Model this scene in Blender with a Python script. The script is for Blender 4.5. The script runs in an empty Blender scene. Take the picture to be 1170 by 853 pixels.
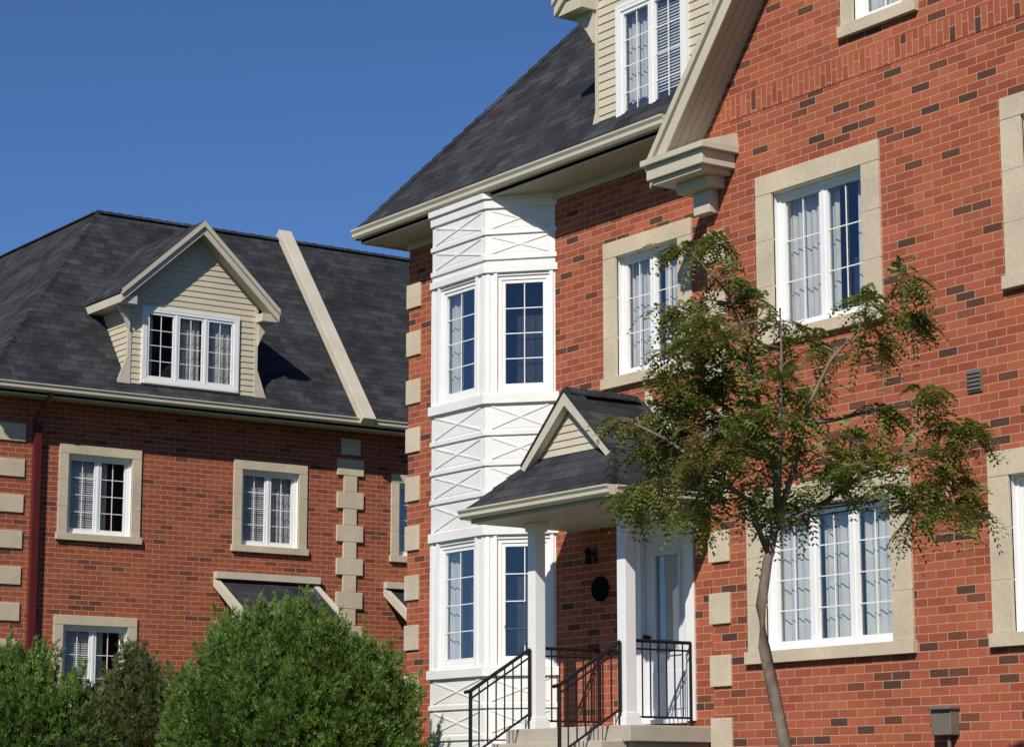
import bpy, bmesh, math, random
from mathutils import Vector, Matrix, noise
random.seed(7)
scene = bpy.context.scene
V = Vector

# ------------------------------------------------------------------ materials
class NT:
    def __init__(s, name):
        s.m = bpy.data.materials.new(name); s.m.use_nodes = True
        s.t = s.m.node_tree; s.t.nodes.clear()
        s.out = s.n("ShaderNodeOutputMaterial")
    def n(s, kind, **kw):
        x = s.t.nodes.new(kind)
        for k, v in kw.items(): setattr(x, k, v)
        return x
    def l(s, a, b): s.t.links.new(a, b)
    def math(s, op, a, b=None):
        x = s.n("ShaderNodeMath", operation=op)
        for i, v in enumerate((a, b)):
            if v is None: continue
            if isinstance(v, (int, float)): x.inputs[i].default_value = v
            else: s.l(v, x.inputs[i])
        return x.outputs[0]
    def ramp(s, fac, stops, interp='LINEAR'):
        r = s.n("ShaderNodeValToRGB"); r.color_ramp.interpolation = interp
        e = r.color_ramp.elements
        while len(e) > 1: e.remove(e[0])
        e[0].position = stops[0][0]; e[0].color = (*stops[0][1], 1)
        for p, c in stops[1:]:
            k = e.new(p); k.color = (*c, 1)
        s.l(fac, r.inputs[0]); return r.outputs[0]
    def mix(s, fac, a, b, mode='MIX'):
        x = s.n("ShaderNodeMix", data_type='RGBA', blend_type=mode)
        for sock, v in ((x.inputs[0], fac), (x.inputs[6], a), (x.inputs[7], b)):
            if isinstance(v, (int, float)): sock.default_value = v
            elif isinstance(v, tuple): sock.default_value = (*v, 1)
            else: s.l(v, sock)
        return x.outputs[2]
    def noise(s, scale, detail=3, vec=None, rough=.55):
        x = s.n("ShaderNodeTexNoise"); x.inputs["Scale"].default_value = scale
        x.inputs["Detail"].default_value = detail; x.inputs["Roughness"].default_value = rough
        if vec is None:
            g = s.n("ShaderNodeNewGeometry"); vec = g.outputs["Position"]
        s.l(vec, x.inputs["Vector"]); return x.outputs["Fac"]
    def bsdf(s, col, rough=.7, spec=.3, bump=None, bstr=.3, bdist=.01):
        b = s.n("ShaderNodeBsdfPrincipled")
        if isinstance(col, tuple): b.inputs["Base Color"].default_value = (*col, 1)
        else: s.l(col, b.inputs["Base Color"])
        if isinstance(rough, (int, float)): b.inputs["Roughness"].default_value = rough
        else: s.l(rough, b.inputs["Roughness"])
        b.inputs["Specular IOR Level"].default_value = spec
        if bump is not None:
            bp = s.n("ShaderNodeBump"); bp.inputs["Strength"].default_value = bstr
            bp.inputs["Distance"].default_value = bdist
            s.l(bump, bp.inputs["Height"]); s.l(bp.outputs[0], b.inputs["Normal"])
        s.l(b.outputs[0], s.out.inputs[0]); return b
    def wallcoord(s, swap=False, zk=1.0):
        g = s.n("ShaderNodeNewGeometry")
        sp = s.n("ShaderNodeSeparateXYZ"); s.l(g.outputs["Position"], sp.inputs[0])
        sn = s.n("ShaderNodeSeparateXYZ"); s.l(g.outputs["True Normal"], sn.inputs[0])
        ax = s.math('ABSOLUTE', sn.outputs[0]); ay = s.math('ABSOLUTE', sn.outputs[1])
        f = s.math('GREATER_THAN', ax, ay)
        a = s.math('MULTIPLY', sp.outputs[1], f)
        b = s.math('MULTIPLY', sp.outputs[0], s.math('SUBTRACT', 1.0, f))
        u = s.math('ADD', a, b); z = s.math('MULTIPLY', sp.outputs[2], zk)
        c = s.n("ShaderNodeCombineXYZ")
        s.l(z if swap else u, c.inputs[0]); s.l(u if swap else z, c.inputs[1])
        return c.outputs[0]

def brick_mat(name, dark=.89, swap=False, tone=1.0, row=.086, wid=.258, contrast=1.0):
    t = NT(name); co = t.wallcoord(swap)
    b = t.n("ShaderNodeTexBrick"); t.l(co, b.inputs["Vector"])
    b.inputs["Color1"].default_value = (0, 0, 0, 1); b.inputs["Color2"].default_value = (1, 1, 1, 1)
    b.inputs["Mortar"].default_value = (.5, .5, .5, 1); b.inputs["Scale"].default_value = 1
    b.inputs["Mortar Size"].default_value = .0062; b.inputs["Mortar Smooth"].default_value = .35
    b.inputs["Brick Width"].default_value = wid; b.inputs["Row Height"].default_value = row
    b.offset = .5
    mid = (.375, .100, .052)
    def c(r, g, bb):
        q = [mid[i] + (x - mid[i]) * contrast for i, x in enumerate((r, g, bb))]
        return tuple(x * tone for x in q)
    col = t.ramp(b.outputs["Color"], [(0, c(.295, .076, .041)), (.3, c(.355, .093, .048)), (.6, c(.395, .106, .054)),
        (dark - .02, c(.44, .130, .064)), (dark, c(.19, .064, .038)), (.95, c(.12, .052, .036)), (1, c(.085, .047, .038))])
    nz = t.noise(.8, 6, rough=.65); col = t.mix(.5, col, t.ramp(nz, [(.35, (.74, .72, .72)), (.65, (1.15, 1.14, 1.12))]), 'MULTIPLY')
    n2 = t.noise(60, 3); col = t.mix(.4, col, t.ramp(n2, [(.25, (.45, .45, .45)), (.75, (1.25, 1.22, 1.2))]), 'MULTIPLY')
    mort = t.mix(n2, (.37, .225, .155), (.48, .325, .235))
    col = t.mix(b.outputs["Fac"], col, mort)
    h = t.math('ADD', t.math('MULTIPLY', t.math('SUBTRACT', 1.0, b.outputs["Fac"]), 1.0), t.math('MULTIPLY', n2, .35))
    t.bsdf(col, .88, .12, h, .55, .008); return t.m

def shingle_mat(name):
    t = NT(name); co = t.wallcoord()
    b = t.n("ShaderNodeTexBrick"); t.l(co, b.inputs["Vector"])
    b.inputs["Color1"].default_value = (0, 0, 0, 1); b.inputs["Color2"].default_value = (1, 1, 1, 1)
    b.inputs["Mortar"].default_value = (.0, .0, .0, 1); b.inputs["Scale"].default_value = 1
    b.inputs["Mortar Size"].default_value = .006; b.inputs["Mortar Smooth"].default_value = .8
    b.inputs["Brick Width"].default_value = .30; b.inputs["Row Height"].default_value = .115; b.offset = .37
    col = t.ramp(b.outputs["Color"], [(0, (.025, .0265, .031)), (.5, (.035, .0365, .042)), (1, (.049, .050, .056))])
    n1 = t.noise(1.6, 7, rough=.65); col = t.mix(.8, col, t.ramp(n1, [(.36, (.55, .55, .57)), (.64, (1.45, 1.43, 1.4))]), 'MULTIPLY')
    n2 = t.noise(45, 3); col = t.mix(.5, col, t.ramp(n2, [(.3, (.5, .5, .5)), (.7, (1.4, 1.4, 1.4))]), 'MULTIPLY')
    col = t.mix(t.math('MULTIPLY', b.outputs["Fac"], .6), col, (.013, .013, .016))
    h = t.math('ADD', t.math('SUBTRACT', 1.0, b.outputs["Fac"]), t.math('ADD', t.math('MULTIPLY', b.outputs["Color"], .6), t.math('MULTIPLY', n2, .5)))
    t.bsdf(col, .9, .15, h, .6, .014); return t.m

def plain(name, col, rough=.6, var=.12, scale=3., spec=.3, bump=None):
    t = NT(name); n = t.noise(scale, 5); n2 = t.noise(scale * 14, 3)
    lo = tuple(x * (1 - var * 1.6) for x in col); hi = tuple(min(1, x * (1 + var)) for x in col)
    c = t.ramp(t.math('ADD', t.math('MULTIPLY', n, .65), t.math('MULTIPLY', n2, .35)), [(.3, lo), (.7, hi)])
    t.bsdf(c, rough, spec, n2 if bump else None, bump or 0, .004); return t.m

M_BR = brick_mat("red_brick"); M_BS = brick_mat("red_brick_soldier", .92, True)
M_BL = brick_mat("red_brick_far", .92, tone=.90, contrast=.7)
M_SH = shingle_mat("asphalt_shingle")
M_ST = plain("cast_stone", (.56, .47, .345), .8, .14, 1.6, .2, .3)
M_SI = plain("vinyl_siding_beige", (.56, .50, .375), .55, .08, 1.5)
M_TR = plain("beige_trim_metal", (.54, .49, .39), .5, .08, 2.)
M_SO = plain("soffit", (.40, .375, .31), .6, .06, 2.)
M_WH = plain("white_painted_panel", (.76, .75, .72), .45, .07, 1.2)
M_VI = plain("white_vinyl", (.78, .78, .77), .35, .03, 3.)
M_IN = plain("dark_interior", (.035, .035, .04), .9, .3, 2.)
M_CU = plain("sheer_curtain", (.62, .61, .57), .9, .12, 5.)
M_BLK = plain("black_iron", (.010, .010, .011), .5, .2, 8., .25)
M_CO = plain("concrete", (.44, .39, .32), .9, .12, 3., .2, .4)
M_DS = plain("maroon_downspout", (.10, .016, .018), .35, .1, 3., .5)
M_GY = plain("grey_plastic", (.17, .14, .12), .5, .1, 8.)
M_DR = plain("door_paint", (.66, .69, .72), .4, .03, 3.)

def glass_mat(name="window_glass"):
    t = NT(name)
    tr = t.n("ShaderNodeBsdfTransparent"); tr.inputs[0].default_value = (.86, .89, .90, 1)
    gl = t.n("ShaderNodeBsdfGlossy"); gl.inputs["Roughness"].default_value = .015
    gl.inputs["Color"].default_value = (.9, .94, 1, 1)
    nz = t.noise(1.7, 2); bp = t.n("ShaderNodeBump"); bp.inputs["Strength"].default_value = .06; bp.inputs["Distance"].default_value = .05
    t.l(nz, bp.inputs["Height"]); t.l(bp.outputs[0], gl.inputs["Normal"])
    g = t.n("ShaderNodeNewGeometry"); dp = t.n("ShaderNodeVectorMath", operation='DOT_PRODUCT')
    t.l(g.outputs["Incoming"], dp.inputs[0]); t.l(g.outputs["True Normal"], dp.inputs[1])
    k = t.math('SUBTRACT', 1.0, t.math('ABSOLUTE', dp.outputs["Value"]))
    f = t.math('MINIMUM', t.math('ADD', t.math('MULTIPLY', t.math('POWER', k, 3.0), 1.9), .10), 1.0)
    mx = t.n("ShaderNodeMixShader"); t.l(f, mx.inputs[0]); t.l(tr.outputs[0], mx.inputs[1]); t.l(gl.outputs[0], mx.inputs[2])
    t.l(mx.outputs[0], t.out.inputs[0]); return t.m
M_GL = glass_mat()

def leaf_mat(name, stops, trans=.3, scale=1.2, nmix=.4, alt=(.04, .06, .02)):
    t = NT(name); g = t.n("ShaderNodeNewGeometry")
    col = t.ramp(g.outputs["Random Per Island"], stops)
    n = t.noise(scale, 3)
    f = t.ramp(n, [(.45, (0, 0, 0)), (.65, (1, 1, 1))])
    col = t.mix(t.math('MULTIPLY', f, nmix), col, alt)
    d = t.n("ShaderNodeBsdfDiffuse"); t.l(col, d.inputs[0])
    tl = t.n("ShaderNodeBsdfTranslucent"); t.l(t.mix(.5, col, (.22, .27, .04)), tl.inputs[0])
    gl = t.n("ShaderNodeBsdfGlossy"); gl.inputs["Roughness"].default_value = .5; gl.inputs[0].default_value = (.5, .5, .5, 1)
    m1 = t.n("ShaderNodeMixShader"); m1.inputs[0].default_value = trans; t.l(d.outputs[0], m1.inputs[1]); t.l(tl.outputs[0], m1.inputs[2])
    m2 = t.n("ShaderNodeMixShader"); m2.inputs[0].default_value = .05; t.l(m1.outputs[0], m2.inputs[1]); t.l(gl.outputs[0], m2.inputs[2])
    t.l(m2.outputs[0], t.out.inputs[0]); return t.m
M_CED = leaf_mat("cedar_foliage", [(0, (.085, .150, .028)), (.5, (.130, .22, .04)), (1, (.21, .31, .07))], .3, 3.0, .45, (.075, .125, .03))
M_CEB = leaf_mat("cedar_foliage_dull", [(0, (.055, .085, .025)), (.6, (.095, .13, .035)), (1, (.16, .16, .06))], .25, 1.6, .4, (.13, .10, .04))
M_LF = leaf_mat("locust_leaves", [(0, (.09, .145, .03)), (.5, (.15, .215, .045)), (.85, (.22, .26, .06)), (1, (.30, .24, .07))], .42, 1.6, .6, (.28, .20, .06))
M_BK = plain("bark", (.20, .155, .12), .9, .3, 12., .1, .8)
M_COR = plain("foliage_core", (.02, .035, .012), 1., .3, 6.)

# ------------------------------------------------------------------ helpers
def empty(name):
    o = bpy.data.objects.new(name, None); scene.collection.objects.link(o); return o

class Fr:
    """facade frame: u along the wall, v = height, w = outward"""
    def __init__(s, ox, oy, ux, uy):
        l = math.hypot(ux, uy); s.o = V((ox, oy, 0)); s.u = V((ux / l, uy / l, 0)); s.n = V((uy / l, -ux / l, 0))
    def __call__(s, u, v, w=0): return s.o + s.u * u + s.n * w + V((0, 0, v))

class MB:
    def __init__(s): s.v = []; s.f = []
    def face(s, pts):
        i = len(s.v); s.v += [tuple(p) for p in pts]; s.f.append(tuple(range(i, i + len(pts))))
    def hexa(s, p):
        i = len(s.v); s.v += [tuple(q) for q in p]
        for f in ((0, 3, 2, 1), (4, 5, 6, 7), (0, 1, 5, 4), (1, 2, 6, 5), (2, 3, 7, 6), (3, 0, 4, 7)):
            s.f.append(tuple(i + k for k in f))
    def fbox(s, F, u0, u1, v0, v1, w0, w1):
        s.hexa([F(u0, v0, w1), F(u1, v0, w1), F(u1, v0, w0), F(u0, v0, w0), F(u0, v1, w1), F(u1, v1, w1), F(u1, v1, w0), F(u0, v1, w0)])
    def box(s, x0, x1, y0, y1, z0, z1):
        s.hexa([(x0, y0, z0), (x1, y0, z0), (x1, y1, z0), (x0, y1, z0), (x0, y0, z1), (x1, y0, z1), (x1, y1, z1), (x0, y1, z1)])
    def prism(s, F, poly, w0, w1):
        i = len(s.v); n = len(poly)
        s.v += [tuple(F(a, b, w1)) for a, b in poly] + [tuple(F(a, b, w0)) for a, b in poly]
        s.f.append(tuple(range(i, i + n))); s.f.append(tuple(range(i + 2 * n - 1, i + n - 1, -1)))
        for k in range(n):
            j = (k + 1) % n; s.f.append((i + k, i + n + k, i + n + j, i + j))
    def extr(s, F, prof, u0, u1):
        """profile of (w,v) swept along u"""
        i = len(s.v); n = len(prof)
        s.v += [tuple(F(u0, b, a)) for a, b in prof] + [tuple(F(u1, b, a)) for a, b in prof]
        s.f.append(tuple(range(i, i + n))); s.f.append(tuple(range(i + 2 * n - 1, i + n - 1, -1)))
        for k in range(n):
            j = (k + 1) % n; s.f.append((i + k, i + n + k, i + n + j, i + j))
    def tube(s, pts, rad, seg=8):
        rings = []
        for k, p in enumerate(pts):
            p = V(p); a = V(pts[max(0, k - 1)]); b = V(pts[min(len(pts) - 1, k + 1)])
            d = (b - a).normalized(); x = d.cross(V((0, 0, 1)))
            if x.length < .05: x = d.cross(V((0, 1, 0)))
            x.normalize(); y = d.cross(x); i = len(s.v); r = rad[k] if isinstance(rad, (list, tuple)) else rad
            for q in range(seg):
                t = 2 * math.pi * q / seg; s.v.append(tuple(p + x * math.cos(t) * r + y * math.sin(t) * r))
            rings.append(i)
        for a, b in zip(rings, rings[1:]):
            for q in range(seg):
                r = (q + 1) % seg; s.f.append((a + q, a + r, b + r, b + q))
        s.f.append(tuple(rings[0] + q for q in range(seg))); s.f.append(tuple(rings[-1] + q for q in range(seg)))
    def done(s, name, mat, parent=None, bevel=0, fix=True, smooth=False):
        if not s.f: return None
        me = bpy.data.meshes.new(name); me.from_pydata(s.v, [], s.f); me.update()
        if fix:
            bm = bmesh.new(); bm.from_mesh(me); bmesh.ops.recalc_face_normals(bm, faces=bm.faces); bm.to_mesh(me); bm.free()
        if smooth: me.polygons.foreach_set("use_smooth", [True] * len(me.polygons))
        me.materials.append(mat); o = bpy.data.objects.new(name, me); scene.collection.objects.link(o)
        if parent: o.parent = parent
        if bevel:
            b = o.modifiers.new("bevel", 'BEVEL'); b.width = bevel; b.segments = 2; b.limit_method = 'ANGLE'
        return o

def clip(poly, a, b, c):
    """keep a*u+b*v<=c"""
    out = []
    for i in range(len(poly)):
        p, q = poly[i], poly[(i + 1) % len(poly)]
        dp = a * p[0] + b * p[1] - c; dq = a * q[0] + b * q[1] - c
        if dp <= 1e-9: out.append(p)
        if (dp < -1e-9 and dq > 1e-9) or (dp > 1e-9 and dq < -1e-9):
            t = dp / (dp - dq); out.append((p[0] + t * (q[0] - p[0]), p[1] + t * (q[1] - p[1])))
    return out

def siding(mb, F, poly, w=0., row=.105, v00=0., proud=.014):
    v0 = min(p[1] for p in poly); v1 = max(p[1] for p in poly)
    k = math.floor((v0 - v00) / row)
    while v00 + k * row < v1:
        a = v00 + k * row; b = a + row; k += 1
        q = clip(clip(poly, 0, 1, b), 0, -1, -a)
        if len(q) < 3: continue
        mb.face([F(p[0], p[1], w + proud * (1 - (p[1] - a) / row)) for p in q])
        t = [p[0] for p in q if abs(p[1] - b) < 1e-6]
        if len(t) >= 2:
            mb.face([F(min(t), b, w), F(max(t), b, w), F(max(t), b, w + proud), F(min(t), b, w + proud)])

def siding_hole(mb, F, poly, hole, w=0., row=.105):
    u0, u1, v0, v1 = hole
    siding(mb, F, clip(poly, 1, 0, u0), w, row); siding(mb, F, clip(poly, -1, 0, -u1), w, row)
    mid = clip(clip(poly, -1, 0, -u0), 1, 0, u1)
    lo = clip(mid, 0, 1, v0)
    if len(lo) > 2: siding(mb, F, lo, w, row)
    hi = clip(mid, 0, -1, -v1)
    if len(hi) > 2: siding(mb, F, hi, w, row)

def wall(F, poly, holes, w=0.):
    """polygonal wall with rectangular holes"""
    mb = MB()
    us = sorted(set([min(p[0] for p in poly), max(p[0] for p in poly)] + [h[0] for h in holes] + [h[1] for h in holes]))
    vs = sorted(set([min(p[1] for p in poly), max(p[1] for p in poly)] + [h[2] for h in holes] + [h[3] for h in holes]))
    for a, b in zip(us, us[1:]):
        for c, d in zip(vs, vs[1:]):
            mu, mv = (a + b) / 2, (c + d) / 2
            if any(h[0] < mu < h[1] and h[2] < mv < h[3] for h in holes): continue
            q = clip(clip(clip(clip(poly, -1, 0, -a), 1, 0, b), 0, -1, -c), 0, 1, d)
            if len(q) > 2: mb.face([F(x, y, w) for x, y in q])
    return mb

def window(F, o, par, n=2, cols=2, rows=4, trim=(.25, .22, .13), tmat=None, curt=((0, .4), (.62, 1)), w=0., rec=.07, deep=.7, blind=False):
    u0, u1, v0, v1 = o; e = .001
    W = empty("window"); W.parent = par
    mb = MB()      # reveals
    wr = w - rec - .07
    for a, b, c, d in ((u0, u0, v0, v1), (u1, u1, v0, v1)):
        mb.face([F(a, v0, w), F(a, v1, w), F(a, v1, wr), F(a, v0, wr)])
    for z in (v0, v1): mb.face([F(u0, z, w), F(u1, z, w), F(u1, z, wr), F(u0, z, wr)])
    mb.done("reveal", tmat or M_VI, W, fix=False)
    fr = MB(); a, b = w - rec - .06, w - rec; t = .05
    fr.fbox(F, u0 + e, u1 - e, v1 - t, v1 - e, a, b); fr.fbox(F, u0 + e, u1 - e, v0 + e, v0 + t, a, b)
    fr.fbox(F, u0 + e, u0 + t, v0 + t, v1 - t, a, b); fr.fbox(F, u1 - t, u1 - e, v0 + t, v1 - t, a, b)
    wid = (u1 - u0 - 2 * t) / n; gl = MB()
    for k in range(n):
        s0 = u0 + t + k * wid; s1 = s0 + wid; m = .018
        if k: fr.fbox(F, s0 - m, s0 + m, v0 + t, v1 - t, a, b - .004)
        q0, q1 = s0 + (m if k else 0), s1 - (m if k < n - 1 else 0)
        f = .045; z0, z1 = v0 + t, v1 - t; c0, c1 = a + .005, b - .014
        fr.fbox(F, q0, q1, z0, z0 + f, c0, c1); fr.fbox(F, q0, q1, z1 - f, z1, c0, c1)
        fr.fbox(F, q0, q0 + f, z0 + f, z1 - f, c0, c1); fr.fbox(F, q1 - f, q1, z0 + f, z1 - f, c0, c1)
        g0, g1, h0, h1 = q0 + f, q1 - f, z0 + f, z1 - f; wg = a + .018
        tl = random.uniform(-.006, .006)
        gl.face([F(g0, h0, wg + tl), F(g1, h0, wg - tl), F(g1, h1, wg), F(g0, h1, wg)])
        for i in range(1, cols):
            x = g0 + (g1 - g0) * i / cols; fr.fbox(F, x - .006, x + .006, h0, h1, wg + .007, wg + .014)
        for i in range(1, rows):
            y = h0 + (h1 - h0) * i / rows; fr.fbox(F, g0, g1, y - .006, y + .006, wg + .008, wg + .013)
    fr.done("frame", M_VI, W); gl.done("glass", M_GL, W, fix=False)
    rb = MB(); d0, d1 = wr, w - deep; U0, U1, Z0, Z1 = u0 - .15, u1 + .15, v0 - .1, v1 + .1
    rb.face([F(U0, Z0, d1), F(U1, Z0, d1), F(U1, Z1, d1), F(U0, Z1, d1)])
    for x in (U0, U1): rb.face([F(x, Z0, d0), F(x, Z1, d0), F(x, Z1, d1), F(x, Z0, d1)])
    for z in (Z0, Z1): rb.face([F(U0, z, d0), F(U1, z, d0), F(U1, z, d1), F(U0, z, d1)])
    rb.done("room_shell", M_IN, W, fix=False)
    cb = MB(); wc = wr - .07
    for c0, c1 in curt:
        x0 = u0 + (u1 - u0) * c0; x1 = u0 + (u1 - u0) * c1; N = max(8, int((x1 - x0) / .018)); ph = random.random() * 6
        i = len(cb.v)
        for k in range(N + 1):
            x = x0 + (x1 - x0) * k / N; s = .018 * math.sin(x * 62 + ph) + .012 * math.sin(x * 23 + ph * 2)
            cb.v.append(tuple(F(x, v0 + .01, wc + s * 1.3))); cb.v.append(tuple(F(x, v1, wc + s * .6)))
        for k in range(N): cb.f.append((i + 2 * k, i + 2 * k + 2, i + 2 * k + 3, i + 2 * k + 1))
    cb.done("curtain", M_CU, W, fix=False, smooth=True)
    if blind:
        bb = MB(); z = v0 + .03; x0 = u0 + (u1 - u0) * blind[0]; x1 = u0 + (u1 - u0) * blind[1]
        while z < v1 - .03:
            bb.face([F(x0, z, wc + .05), F(x1, z, wc + .05), F(x1, z + .034, wc + .03), F(x0, z + .034, wc + .03)]); z += .038
        bb.done("blind", M_WH, W, fix=False)
    if trim:
        st = MB(); sd, tp, bt = trim; g = .0025
        k = 3 if (u1 - u0) < 1.6 else 4; L = (u1 - u0 + 2 * sd) / k
        for i in range(k):
            st.fbox(F, u0 - sd + i * L + g, u0 - sd + (i + 1) * L - g, v1 + g * .5, v1 + tp, w - .02, w + .035)
            st.fbox(F, u0 - sd - .03 + i * (L + .06 / k) + g, u0 - sd - .03 + (i + 1) * (L + .06 / k) - g, v0 - bt, v0 - g * .5, w - .02, w + .065)
        H = (v1 - v0) / 3
        for i in range(3):
            for x0, x1 in ((u0 - sd, u0), (u1, u1 + sd)):
                st.fbox(F, x0, x1, v0 + i * H + g, v0 + (i + 1) * H - g, w - .02, w + .032)
        st.done("stone_surround", M_ST, W, bevel=.004)
        mo = MB()
        mo.fbox(F, u0 - sd + .01, u0 - .002, v0 - bt + .01, v1 + tp - .01, w - .015, w + .029); mo.fbox(F, u1 + .002, u1 + sd - .01, v0 - bt + .01, v1 + tp - .01, w - .015, w + .029)
        mo.fbox(F, u0 - .002, u1 + .002, v1 + .004, v1 + tp - .011, w - .015, w + .028); mo.fbox(F, u0 - .002, u1 + .002, v0 - bt + .011, v0 - .004, w - .015, w + .028)
        mo.done("surround_joints", M_CO, W)
    return W

GUT = [(0, 0), (.075, 0), (.10, .03), (.10, .07), (.125, .105), (.125, .125), (.0, .125)]

# ================================================================== MAIN TOWNHOUSE
TH = empty("brick_townhouse")
FL = Fr(0, 17.0, 1, 0)      # left wall plane
FM = Fr(0, 16.4, 1, 0)      # gabled section plane
XL0, XC, XR = -26.75, -19.63, -12.5
oL = (-22.05, -20.86, 6.6, 8.08)
door = (-21.72, -20.72, 2.47, 4.72)
bayo = (-25.8, -23.45, 1.3, 9.1)
mb = wall(FL, [(XL0, 1.2), (XC, 1.2), (XC, 9.3), (XL0, 9.3)], [oL, door, bayo]); mb.done("left_wall", M_BR, TH, fix=False)
window(FL, oL, TH, 2, 2, 3, (.25, .2, .13), curt=((0, .48), (.55, 1)))
mb = MB()
mb.face([(XL0, 17, 1.2), (XL0, 27, 1.2), (XL0, 27, 9.3), (XL0, 17, 9.3)])
mb.face([(XL0, 27, 1.2), (-5.4, 27, 1.2), (-5.4, 27, 9.3), (XL0, 27, 9.3)])
mb.face([(-5.4, 17, 1.2), (-5.4, 27, 1.2), (-5.4, 27, 9.3), (-5.4, 17, 9.3)])
mb.face([(XC, 16.4, 1.2), (XC, 17, 1.2), (XC, 17, 9.0), (XC, 16.4, 9.0)])
mb.face([(XR, 16.4, 1.2), (XR, 17, 1.2), (XR, 17, 9.0), (XR, 16.4, 9.0)])
mb.face([(XR, 17, 1.2), (-5.4, 17, 1.2), (-5.4, 17, 9.3), (XR, 17, 9.3)])
mb.done("side_walls", M_BR, TH, fix=False)
xa = -16.07; sl = 1.23; ex = -20.08; ez = 8.66; az = ez + sl * (xa - ex)
def rk(x): return az - sl * abs(x - xa)
o1 = (-18.51, -17.12, 6.5, 8.03); o2 = (-18.74, -16.84, 3.13, 4.6); o3 = (-14.92, -13.5, 6.5, 8.03); o4 = (-15.25, -13.35, 3.13, 4.6); o5 = (-17.18, -16.45, 9.58, 10.9)
gp = [(XC, 1.2), (XR, 1.2), (XR, rk(XR) - .2), (xa, az - .2), (XC, rk(XC) - .2)]
wall(FM, gp, [o1, o2, o3, o4, o5]).done("gable_wall", M_BR, TH, fix=False)
window(FM, o1, TH, 2, 2, 3, (.26, .22, .13), curt=((0, .40), (.46, .60), (.80, 1)))
window(FM, o2, TH, 3, 2, 4, (.28, .24, .13), curt=((.0, .30), (.36, .64), (.68, .96)))
window(FM, o3, TH, 2, 2, 3, (.26, .22, .13)); window(FM, o4, TH, 3, 2, 4, (.26, .24, .13))
window(FM, o5, TH, 1, 2, 3, (.18, .2, .13), curt=((0, 1),))
mb = MB()
z0 = 9.0; x0 = xa - (az - .3 - z0 - .3) / sl; x1 = 2 * xa - x0
mb.fbox(FM, x0, x1, z0, z0 + .255, -.01, .006)
mb.done("soldier_course", M_BS, TH)
q = MB(); z = 8.57
while z > 1.6:
    q.fbox(FL, XL0 - .03, XL0 + .31, z - .335, z, -.3, .03); z -= .668
z = 7.80
while z > 1.6:
    q.fbox(FM, XC - .03, XC + .31, z - .335, z, -.3, .03); q.fbox(FM, XR - .31, XR + .03, z - .335, z, -.3, .03); z -= .668
q.done("quoins", M_ST, TH, bevel=.008)
# ---- main roof
pt = 1.25; ey0, ey1, ex0, ex1 = 16.38, 27.62, -27.1, -5.05; ze = 9.36; yr = 22.0; run = yr - ey0; zr = ze + pt * run
nx0, nx1, ny = -20.2, -11.95, 16.5; nz0 = ze + pt * (ny - ey0)
r = MB()
A, B_, C_, D_ = (ex0, ey0, ze), (ex1, ey0, ze), (ex1, ey1, ze), (ex0, ey1, ze); R0, R1 = (ex0 + run, yr, zr), (ex1 - run, yr, zr)
r.face([A, (nx0, ey0, ze), (nx0, ny, nz0), R0]); r.face([(nx0, ny, nz0), (nx1, ny, nz0), R1, R0]); r.face([(nx1, ny, nz0), (nx1, ey0, ze), B_, R1])
r.face([B_, C_, R1]); r.face([C_, D_, R0, R1]); r.face([D_, A, R0])
r.done("roof", M_SH, TH)
r = MB()
def cap(mb, a, b, wd=.11, up=.02):
    a, b = V(a), V(b); d = (b - a); L = d.length; d.normalize(); n = int(L / .2); s = d.cross(V((0, 0, 1))).normalized(); u = s.cross(d)
    for i in range(n):
        p = a + d * (i * .2); e = a + d * (i * .2 + .235)
        lo = up + .012; hi = up + .03
        mb.hexa([p - s * wd - u * .05, p + s * wd - u * .05, e + s * wd - u * .06, e - s * wd - u * .06,
                 p - s * .02 + u * hi, p + s * .02 + u * hi, e + s * .02 + u * lo, e - s * .02 + u * lo])
cap(r, A, R0, .10, .0); cap(r, R0, R1); cap(r, B_, R1)
r.done("hip_caps", M_SH, TH)
s = MB()
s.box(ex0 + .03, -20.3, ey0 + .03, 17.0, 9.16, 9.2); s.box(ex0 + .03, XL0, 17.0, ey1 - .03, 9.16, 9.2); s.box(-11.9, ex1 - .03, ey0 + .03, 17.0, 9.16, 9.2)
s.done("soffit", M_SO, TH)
gt = MB()
FG = Fr(0, ey0 + .05, 1, 0); gt.fbox(FG, ex0 + .03, -20.25, 9.14, 9.33, 0, .02); gt.fbox(FG, -11.9, ex1 - .03, 9.14, 9.33, 0, .02)
F2 = Fr(0, ey0 + .03, 1, 0); gt.extr(F2, [(a, 9.205 + b * 1.05) for a, b in GUT], ex0 - .06, -20.28); gt.extr(F2, [(a, 9.205 + b * 1.05) for a, b in GUT], -11.9, ex1)
F3 = Fr(ex0 + .03, 0, 0, -1); gt.extr(F3, [(a, 9.205 + b * 1.05) for a, b in GUT], -ey1, -ey0 + .05)
gt.fbox(F3, -ey1, -ey0 - .06, 9.14, 9.33, -.02, .0)
gt.done("gutter", M_TR, TH)
s = MB(); s.fbox(FL, XL0, -20.3, 9.06, 9.16, 0, .04); s.done("frieze_board", M_TR, TH)
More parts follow.
